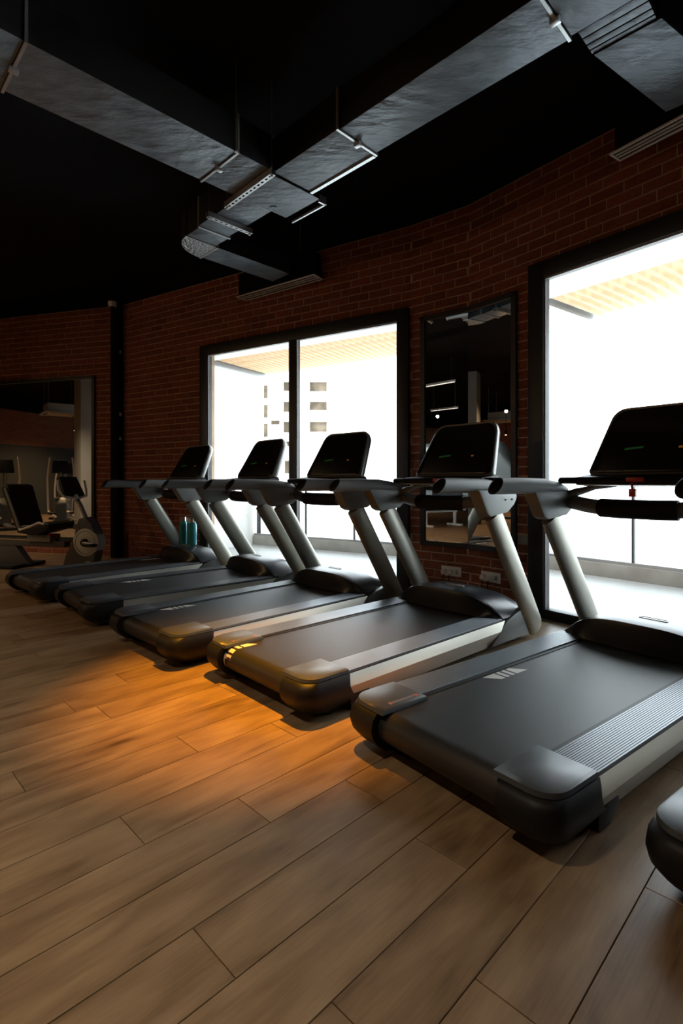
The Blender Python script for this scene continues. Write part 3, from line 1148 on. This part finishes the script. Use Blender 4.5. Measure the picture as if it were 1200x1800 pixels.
    add('motor_tray', b, 'plastic', bevel=.01)
    # badge outline on the hood
    b = MB()
    zc = .196 + 1.03 * .150 - .0005
    xm, ym, hx, hy = XH + .14, -.02, .020, .068
    ol = [(xm + hx * math.sin(R(a)), ym + (hy if 0 <= a < 180 else -hy) * 1 + hx * math.cos(R(a)) * 0) for a in ()]
    def cap_outline(gx, gy):
        pts = []
        for k in range(9):
            a = R(180 * k / 8)
            pts.append((xm + gx * math.cos(a), ym + gy + gx * math.sin(a)))
        for k in range(9):
            a = R(180 + 180 * k / 8)
            pts.append((xm + gx * math.cos(a), ym - gy + gx * math.sin(a)))
        return pts
    o1, o2 = cap_outline(.020, .055), cap_outline(.014, .055)
    n = len(o1)
    b.add([(p[0], p[1], zc + .003) for p in o1] + [(p[0], p[1], zc + .003) for p in o2] + [(p[0], p[1], zc - .012) for p in o1] + [(p[0], p[1], zc - .012) for p in o2],
          [(i, (i + 1) % n, n + (i + 1) % n, n + i) for i in range(n)] + [(i, 2 * n + i, 2 * n + (i + 1) % n, (i + 1) % n) for i in range(n)] + [(n + i, n + (i + 1) % n, 3 * n + (i + 1) % n, 3 * n + i) for i in range(n)])
    for k in range(7):
        y = ym - .048 + k * .0145
        b.box(xm - .006, xm + .006, y, y + .009, zc - .006, zc + .001)
    add('badge', b, 'badge', hood, smooth=False)
    # uprights, brackets, handrails
    YU, XT, ZT, SL = .461, 1.54, .896, .673
    for s in (1, -1):
        def up(z):
            return Vector((XT + SL * (ZT - z), s * YU, z))
        t = (up(1) - up(0)).normalized()
        fw = Vector((t.z, 0, -t.x))
        rings = []
        for z, ks, kf in ((.055, .55, .55), (.06, .85, .82), (.085, 1.0, .98), (.3, 1, 1), (.6, 1, .97), (ZT, 1, .95)):
            c = up(z)
            rings.append([c + Vector((0, 1, 0)) * (.037 * ks * math.cos(2 * math.pi * k / 20)) + fw * (.088 * kf * math.sin(2 * math.pi * k / 20)) for k in range(20)])
        add('upright', MB().loft(rings), 'upright', angle=50)
        pol = [(1.315, 1.050), (1.62, 1.045), (1.765, 1.022), (1.772, .992), (1.735, .950), (1.655, .900), (1.455, .880), (1.415, .898)]
        b = MB().prism(pol, 'y', *sorted((s * (YU - .042), s * (YU + .042))))
        br = add('bracket', b, 'bracket', bevel=.014)
        for (x, z) in ((1.62, .985), (1.70, .985)):
            b = MB().lathe([(0, -.047), (.006, -.047), (.006, .047), (0, .047)], 8, (x, s * YU, z), 'y')
            add('screw', b, 'plastic', br)
        ZR, XR, YR = 1.078, .983, .447
        pth = [(XR + .012, s * YR, ZR), (XR + .05, s * YR, ZR), (1.2, s * YR, ZR), (1.45, s * (YR + .003), ZR - .004), (1.60, s * (YR + .008), ZR - .018), (1.68, s * (YR + .008), ZR - .035)]
        b = MB()
        rings = []
        seg = 20
        for i, p in enumerate(pth):
            kr = (1, 1, 1, 1.0, .92, .75)[i]
            ring = []
            for k in range(seg):
                a = 2 * math.pi * k / seg
                dy, dz = .040 * kr * math.cos(a), .045 * kr * math.sin(a)
                dx = (dz * .75 + .0) if i == 0 else (dz * .4 if i == 1 else 0)
                ring.append((p[0] + dx, p[1] + dy, p[2] + dz))
            rings.append(ring)
        b.loft(rings)
        hr = add('handrail', b, 'railgrey', angle=50)
        # dark slanted end cap
        rings = []
        for off, kr in ((.0005, 1.0), (-.006, .97), (-.014, .82), (-.018, .5), (-.019, .1)):
            ring = []
            for k in range(seg):
                a = 2 * math.pi * k / seg
                dy, dz = .0402 * kr * math.cos(a), .0452 * kr * math.sin(a)
                ring.append((pth[0][0] + dz * .75 + off, pth[0][1] + dy, pth[0][2] + dz))
            rings.append(ring)
        add('handrail_end', MB().loft(rings), 'plastic', hr, angle=60)
        # tray arm from rail to tray
        b = MB().tube([(1.645, s * .46, 1.108), (1.64, s * .452, 1.108), (1.64, s * .34, 1.108)], [(.014, .012), (.03, .02), (.03, .02)], 12)
        add('tray_arm', b, 'plastic')
        b = MB().tube([(1.68, s * .455, 1.01), (1.70, s * .38, 1.04), (1.71, s * .28, 1.068), (1.71, s * .16, 1.078)], [(.03, .03), (.026, .024), (.02, .014), (.016, .008)], 12)
        add('tray_support', b, 'bracket')
        # curved arm of the front grip bar
        b = MB().tube([(1.70, s * .452, .985), (1.69, s * .40, .978), (1.645, s * .30, .965), (1.615, s * .19, .955)], [(.038, .040), (.040, .042), (.041, .042), (.041, .042)], 14)
        add('grip_arm', b, 'railgrey')
    b = MB().tube([(1.615, .195, .955), (1.60, .10, .953), (1.597, 0, .953), (1.60, -.10, .953), (1.615, -.195, .955)], .052, 18)
    add('front_grip', b, 'rubber')
    # console tray
    pol = [(1.60, 1.085), (1.585, 1.105), (1.60, 1.128), (1.80, 1.150), (1.82, 1.12), (1.78, 1.075)]
    b = MB().prism(pol, 'y', -.345, .345)
    tray = add('console_tray', b, 'plastic', bevel=.012)
    b = MB().prism([(1.60, 1.081), (1.60, 1.088), (1.78, 1.079), (1.78, 1.071)], 'y', -.335, .335)
    add('tray_trim', b, 'console_edge', tray, smooth=False)
    b = MB().box(1.572, 1.60, -.045, .045, 1.100, 1.124)
    add('stop_button', b, 'red', tray, bevel=.006)
    b = MB().tube([(1.595, .02, 1.10), (1.592, .02, 1.06)], .006, 8).box(1.582, 1.602, .0, .034, 1.02, 1.062)
    add('safety_key', b, 'red', tray, bevel=.004)
    # console panel: rounded trapezoid slab leaning back
    def cons(t_off, grow, depth_scale=1.0):
        wb, wt, zb, zt = .334 + grow, .268 + grow, 1.142 - grow, 1.540 + grow
        xb, xt = 1.728, 1.930
        def at(y, k):
            return (xb + (xt - xb) * k + t_off, y, zb + (zt - zb) * k - t_off * .45)
        pts = []
        def corner(cy, ck, ry, rk, a0, a1):
            for i in range(6):
                a = R(a0 + (a1 - a0) * i / 5)
                pts.append((cy + ry * math.cos(a), ck + rk * math.sin(a)))
        corner(wb - .05, .08, .045, .08, -90, 0)
        corner(wt - .075, .80, .08, .20, 5, 90)
        corner(-wt + .075, .80, .08, .20, 90, 175)
        corner(-wb + .05, .08, .045, .08, 180, 270)
        return [at(y, k) for y, k in pts]
    b = MB().loft([cons(.006, -.012), cons(.0, -.002), cons(.004, .004), cons(.030, .006), cons(.060, -.006), cons(.072, -.05)])
    shell = add('console', b, 'console_edge', angle=55)
    b = MB().loft([cons(-.0035, -.022), cons(-.002, -.012), cons(.012, -.012)])
    scr = add('screen', b, 'gloss', shell, angle=40)
    def on_face(y, k):
        return (1.728 + .202 * k - .008, y, 1.142 + .398 * k + .001)
    def patch(y0, y1, k0, k1, t=0.0):
        vs = [on_face(y0, k0 + t), on_face(y1, k0), on_face(y1, k1), on_face(y0, k1 + t)]
        bk = [(p[0] + .004, p[1], p[2] - .001) for p in vs]
        return MB().loft([vs, bk])
    add('led_strip', patch(.15, .05, .37, .40, -.02), 'green_led', scr, smooth=False)
    add('led_dot', patch(-.130, -.150, .35, .38), 'orange_led', scr, smooth=False)
    return P

def belt_mark_mesh(x0):
    """printed mark (wedge, two bars, wedge) following the belt from position x0; negative runs around the roller"""
    WI, HT, r = .305, .200, .063
    rc = (.088, HT - .010 - r)
    def pt(x, y, up=.0006):
        if x >= rc[0]:
            return (x, y, HT - .010 + up)
        a = (rc[0] - x) / r
        return (rc[0] - (r + up) * math.sin(a), y, rc[1] + (r + up) * math.cos(a))
    b = MB()
    yo, yi = WI - .030, WI - .095
    def quad(xa, xb, xc, xd, n=6):
        # outer edge xa..xb, inner edge xc..xd
        top = [[pt(xa + (xb - xa) * i / n, yo), pt(xc + (xd - xc) * i / n, yi)] for i in range(n + 1)]
        vs = [p for t in top for p in t]
        b.add(vs, [(2 * i, 2 * i + 1, 2 * i + 3, 2 * i + 2) for i in range(n)])
    quad(x0, x0 + .085, x0 + .055, x0 + .085)
    quad(x0 + .098, x0 + .122, x0 + .098, x0 + .122)
    quad(x0 + .138, x0 + .162, x0 + .138, x0 + .162)
    quad(x0 + .176, x0 + .205, x0 + .176, x0 + .260)
    return b.mesh('belt_mark', 'beltmark', smooth=True)

TM = [
    ((-3.037, 4.963), 47.7, 1.30, 'farthest treadmill of the row, nearest the corner, teal bottles on its hood'),
    ((-2.194, 4.230), 41.6, .50, 'second treadmill from the corner column, in front of the divided window'),
    ((-1.303, 3.346), 45.5, .29, 'third treadmill from the corner column, before the divided window'),
    ((-.476, 2.662), 42.7, -.06, 'treadmill before the wall mirror, belt mark over its rear roller'),
    ((.297, 1.825), 37.4, .66, 'large near treadmill before the right-hand window with white mark on its belt'),
    ((1.065, 1.02), 36.5, .66, 'nearest treadmill, only its rear corner entering at the right edge'),
]
parts = tm_parts()
tm_roots = []
for i, ((x, y), th, mk, lab) in enumerate(TM):
    root = thing('treadmill', 'black and silver ' + lab, 'treadmill', (x, y, 0), R(th), 'row of treadmills')
    objs = []
    for (nm, me, par, pl) in parts:
        o = link(nm, me, root if par is None else objs[par])
        if pl:
            o['label'] = pl
        objs.append(o)
    link('belt_mark', belt_mark_mesh(mk), objs[0])
    tm_roots.append(root)

def tm_world(i, x, y, z):
    (X, Y), th = TM[i][0], R(TM[i][1])
    return (X + x * math.cos(th) - y * math.sin(th), Y + x * math.sin(th) + y * math.cos(th), z)

# teal bottles standing on the far hood
for j, (bx, by, lab) in enumerate(((1.80, .125, 'dark teal water bottle on the farthest hood, nearest the left upright'),
                                   (1.84, .02, 'teal water bottle in the middle of the three on the farthest hood'),
                                   (1.80, -.085, 'bright turquoise water bottle on the farthest hood, nearest the window'))):
    w_ = tm_world(0, bx, by, .353)
    bt = thing('water_bottle', lab, 'bottle', w_, 0, 'teal bottles on the far treadmill')
    MB().lathe([(0, 0), (.044, 0), (.048, .008), (.048, .235), (.042, .262), (.030, .27), (0, .27)], 20).build('bottle_body', 'teal', bt)
    MB().lathe([(0, .27), (.036, .27), (.036, .318), (.033, .322), (0, .322)], 20).build('cap', 'chrome', bt)

# ================================================================== WALL SOCKETS
def socket(w, u, label):
    a = wall_at(w, u)
    root = thing('wall_socket', label, 'socket')
    root.matrix_world = wmat(w) @ Matrix.Translation((a, 0, .205))
    W_, H_ = .205, .092
    MB().box(0, W_, -.012, -.002, 0, H_).build('plate', 'socket', root, bevel=.003)
    for x in (.012, .075):
        pl = MB().prism([(x, .02), (x + .046, .02), (x + .046, .05), (x + .036, .062), (x + .010, .062), (x, .05)], 'y', -.05, -.0121).build('plug', 'socket', root, bevel=.004)
        MB().tube([(x + .023, -.035, .022), (x + .023, -.045, -.03), (x + .03, -.05, -.12), (x + .05, -.06, -.2)], .005, 8).build('cable', 'rubber', pl)
    MB().box(.150, .178, -.017, -.0121, .024, .066).build('switch', 'gasket', root, bevel=.002)
    MB().box(.158, .170, -.019, -.017, .034, .040).build('switch_mark', 'plastic', root, smooth=False)
socket(W_J, 776.5, 'white socket plate with two plugs, left of the pair below the mirror')
socket(W_B, 846.5, 'white socket plate with two plugs, right of the pair, beside the silver upright')

# ================================================================== RECUMBENT BIKE
def recumbent(label, loc, rz, group=None):
    r_ = thing('recumbent_bike', label, 'exercise bike', loc, rz, group)
    # crank housing
    pol = [(-.36, .03), (-.30, .20), (-.20, .36), (-.16, .52), (-.12, .64), (-.01, .66), (.07, .60), (.14, .47), (.165, .34), (.13, .17), (.09, .03)]
    hs = MB().prism(pol, 'y', -.075, .075).build('housing', 'bikegrey', r_, bevel=.03, seg=3)
    MB().lathe([(0, -.079), (.165, -.079), (.185, -.070), (.185, .070), (.165, .079), (0, .079)], 32, (-.01, 0, .345), 'y').build('crank_disc', 'bikedisc', hs)
    MB().tube([(-.01 + .144 * math.cos(R(a)), -.079, .345 + .144 * math.sin(R(a))) for a in range(0, 361, 12)], .0025, 6, up=(0, 1, 0)).build('disc_ring', 'bikegrey', hs)
    MB().lathe([(0, -.13), (.03, -.13), (.05, -.10), (.05, .10), (.03, .13), (0, .13)], 20, (-.01, 0, .345), 'y').build('crank_hub', 'plastic', hs)
    for s, dx, dz in ((-1, .17, -.02), (1, -.17, .02)):
        cr = MB().tube([(-.01, s * .12, .345), (-.01 + dx, s * .125, .345 + dz)], (.014, .02), 10).build('crank_arm', 'steel', r_)
        MB().box(-.01 + dx - .05, -.01 + dx + .05, min(s * .13, s * .23), max(s * .13, s * .23), .345 + dz - .016, .345 + dz + .016).build('pedal', 'rubber', cr, bevel=.008)
    # white lettering low on the housing: two small carets and a Y
    b = MB()
    for x in (-.075, -.030):
        b.add([(x, -.0765, .070), (x + .022, -.0765, .070), (x + .011, -.0765, .085)], [(0, 1, 2)])
    for (xa, za, xb, zb) in ((.005, .115, .028, .088), (.051, .115, .028, .088), (.028, .09, .028, .065)):
        d = Vector((xb - xa, 0, zb - za)).normalized() * .0055
        n = Vector((-d.z, 0, d.x))
        b.add([(xa + n.x, -.0765, za + n.z), (xa - n.x, -.0765, za - n.z), (xb - n.x, -.0765, zb - n.z), (xb + n.x, -.0765, zb + n.z)], [(0, 1, 2, 3)])
    b.build('lettering', 'machine', hs, smooth=False)
    # console post and display
    MB().tube([(-.05, 0, .62), (-.14, 0, .80), (-.21, 0, .90)], .026, 12).build('console_post', 'steel', r_)
    MB().tube([(-.195, 0, .875), (-.225, 0, .925)], .033, 12).build('post_collar', 'socket', r_)
    cs = MB().loft([[(-.25, -.17, .90), (-.25, .17, .90), (-.21, .17, .92), (-.21, -.17, .92)], [(-.37, -.15, 1.15), (-.37, .15, 1.15), (-.33, .15, 1.17), (-.33, -.15, 1.17)]]).build('console', 'plastic', r_, bevel=.012)
    MB().loft([[(-.281, -.12, .96), (-.281, .12, .96), (-.273, .12, .96), (-.273, -.12, .96)], [(-.357, -.11, 1.11), (-.357, .11, 1.11), (-.349, .11, 1.11), (-.349, -.11, 1.11)]]).build('screen', 'gloss', cs, smooth=False)
    for s in (-1, 1):
        MB().tube([(-.20, s * .03, .89), (-.22, s * .20, .92), (-.26, s * .24, 1.0), (-.28, s * .23, 1.12)], .014, 10).build('handlebar', 'machine', r_)
    # seat rail, rear stand
    MB().box(-1.55, -.34, -.055, .055, .27, .345).build('seat_rail', 'bikegrey', r_, bevel=.008)
    for y in (-.045, .045):
        MB().box(-1.5, -.50, y - .012, y + .012, .345, .362).build('rail_strip', 'chrome', r_, smooth=False)
    MB().prism([(-1.52, .28), (-1.10, .28), (-.88, .03), (-1.44, .03)], 'y', -.05, .05).build('rear_stand', 'bikegrey', r_, bevel=.015)
    MB().box(-1.40, -.92, -.27, .27, .0, .045).build('rear_foot', 'plastic', r_, bevel=.015)
    MB().box(-.30, .06, -.27, .27, .0, .045).build('front_foot', 'plastic', r_, bevel=.015)
    # carriage, seat, backrest
    MB().box(-.88, -.52, -.09, .09, .335, .43).build('seat_carriage', 'steel', r_, bevel=.012)
    MB().box(-.54, -.49, -.11, -.06, .42, .445).build('release_lever', 'red', r_, bevel=.006)
    st = MB().prism([(-.92, .46), (-.88, .55), (-.70, .56), (-.50, .60), (-.40, .57), (-.44, .50), (-.70, .43)], 'y', -.22, .22).build('seat', 'seat', r_, bevel=.03, seg=3)
    MB().prism([(-.86, .50), (-.96, .52), (-1.18, 1.02), (-1.12, 1.08), (-1.05, 1.05)], 'y', -.20, .20).build('backrest', 'seat', r_, bevel=.03, seg=3)
    MB().tube([(-.86, -.215, .50), (-.98, -.215, .78), (-1.10, -.20, 1.02)], (.012, .026), 8).build('backrest_frame', 'steel', r_)
    for s in (-1, 1):
        MB().tube([(-.98, s * .1, .52), (-.80, s * .27, .50), (-.62, s * .29, .55), (-.50, s * .29, .60), (-.42, s * .29, .58)], .013, 10).build('seat_handle', 'machine', r_)
    return r_
recumbent('graphite recumbent exercise bike in front of the wide mirror', (-3.16, 6.62, 0), -R(14))

# ================================================================== FAR GYM SEEN IN THE MIRRORS
pl = thing('pillar', 'pale square pillar reflected in both mirrors', 'pillar', (-7.98, 5.22, 0), R(12))
MB().box(-.21, .21, -.21, .21, 0, CEIL - .001).build('shaft', 'warmgrey', pl, bevel=.01)
MB().box(-.222, .222, -.222, .222, 0, .12).build('plinth', 'darkwall', pl, smooth=False)

ac = thing('ceiling_air_conditioner', 'off-white cassette air conditioner hung from the gym ceiling', 'air conditioner', (-10.6, 4.35, 2.93), R(20))
MB().box(-.45, .45, -.45, .45, 0, .05).build('panel', 'acwhite', ac, bevel=.012)
MB().box(-.36, .36, -.36, .36, .05, .27).build('casing', 'acwhite', ac, bevel=.01)
for k in range(4):
    o = MB().box(-.28, .28, .33, .40, -.004, .004).build('louvre', 'darkwall', ac, smooth=False)
    o.rotation_euler = (0, 0, R(90 * k))
for sx in (-.34, .34):
    for sy in (-.34, .34):
        MB().tube([(sx, sy, .27), (sx, sy, CEIL - 2.93 - .001)], .008, 8).build('rod', 'steel', ac)

def elliptical(label, loc, rz):
    e = thing('elliptical_trainer', label, 'elliptical', loc, rz, 'ellipticals across the gym')
    MB().prism([(.25, .05), (.30, .55), (.45, .70), (.70, .70), (.85, .45), (.90, .05)], 'y', -.13, .13).build('housing', 'bikegrey', e, bevel=.03)
    MB().box(-.9, .9, -.06, .06, .02, .09).build('base_rail', 'steel', e, bevel=.01)
    for x in (-.88, .85):
        MB().box(x - .05, x + .05, -.33, .33, 0, .06).build('foot', 'plastic', e, bevel=.01)
    MB().tube([(.55, 0, .65), (.42, 0, 1.35)], .04, 12).build('mast', 'steel', e)
    cs = MB().loft([[(.38, -.2, 1.32), (.38, .2, 1.32), (.43, .2, 1.32), (.43, -.2, 1.32)], [(.46, -.17, 1.65), (.46, .17, 1.65), (.51, .17, 1.65), (.51, -.17, 1.65)]]).build('console', 'plastic', e, bevel=.012)
    for s in (-1, 1):
        MB().tube([(.45, s * .27, .35), (.40, s * .29, .9), (.28, s * .30, 1.20), (.18, s * .28, 1.45), (.20, s * .25, 1.72)], .022, 10).build('swing_arm', 'machine', e)
        MB().tube([(.45, s * .27, .35), (-.1, s * .24, .30), (-.75, s * .20, .28)], .025, 10).build('pedal_arm', 'machine', e)
        MB().box(-.35, .05, s * .24 - .08, s * .24 + .08, .31, .35).build('footplate', 'rubber', e, bevel=.012)
    return e
elliptical('elliptical trainer with ivory arms, left of the three in the wide mirror', (-9.9, 6.05, 0), R(200))
elliptical('elliptical trainer with ivory arms, middle of the three in the wide mirror', (-9.3, 5.05, 0), R(205))
elliptical('elliptical trainer with ivory arms, farthest of the three in the wide mirror', (-10.9, 3.9, 0), R(195))

def bench(label, loc, rz):
    e = thing('weight_bench', label, 'bench', loc, rz)
    MB().box(-.6, .6, -.14, .14, .40, .48).build('pad', 'seat', e, bevel=.025, seg=3)
    MB().box(-.55, .55, -.03, .03, .34, .40).build('spine', 'machine', e, bevel=.008)
    for x in (-.48, .48):
        MB().box(x - .03, x + .03, -.03, .03, .05, .35).build('leg', 'machine', e, bevel=.006)
        MB().box(x - .04, x + .04, -.25, .25, 0, .05).build('foot', 'machine', e, bevel=.008)
bench('black padded bench with ivory frame on the floor across the gym', (-6.6, 1.9, 0), R(70))

# bright strip lights on the far side of the gym
def strip(label, a, c):
    a, c = Vector(a), Vector(c)
    d = c - a
    r_ = thing('strip_light', label, 'strip light', a, math.atan2(d.y, d.x), 'strip lights across the gym')
    MB().box(0, d.length, -.03, .03, 0, .05).build('body', 'white', r_, bevel=.005)
    MB().box(.02, d.length - .02, -.024, .024, -.008, 0).build('diffuser', 'striplens', r_, smooth=False)
    for x in (.1, d.length - .1):
        MB().tube([(x, 0, .05), (x, 0, CEIL - a.z - .001)], .004, 6).build('wire', 'steel', r_)
M['striplens'] = pmat('strip_light_diffuser', (.9, .88, .8), .5, emit=(1, .9, .75), estr=1.3)
strip('white strip light hung over the middle of the gym', (-6.2, 2.6, 3.35), (-5.3, 2.1, 3.35))
strip('white strip light hung farther back over the gym', (-9.0, 1.2, 3.2), (-8.2, .7, 3.2))
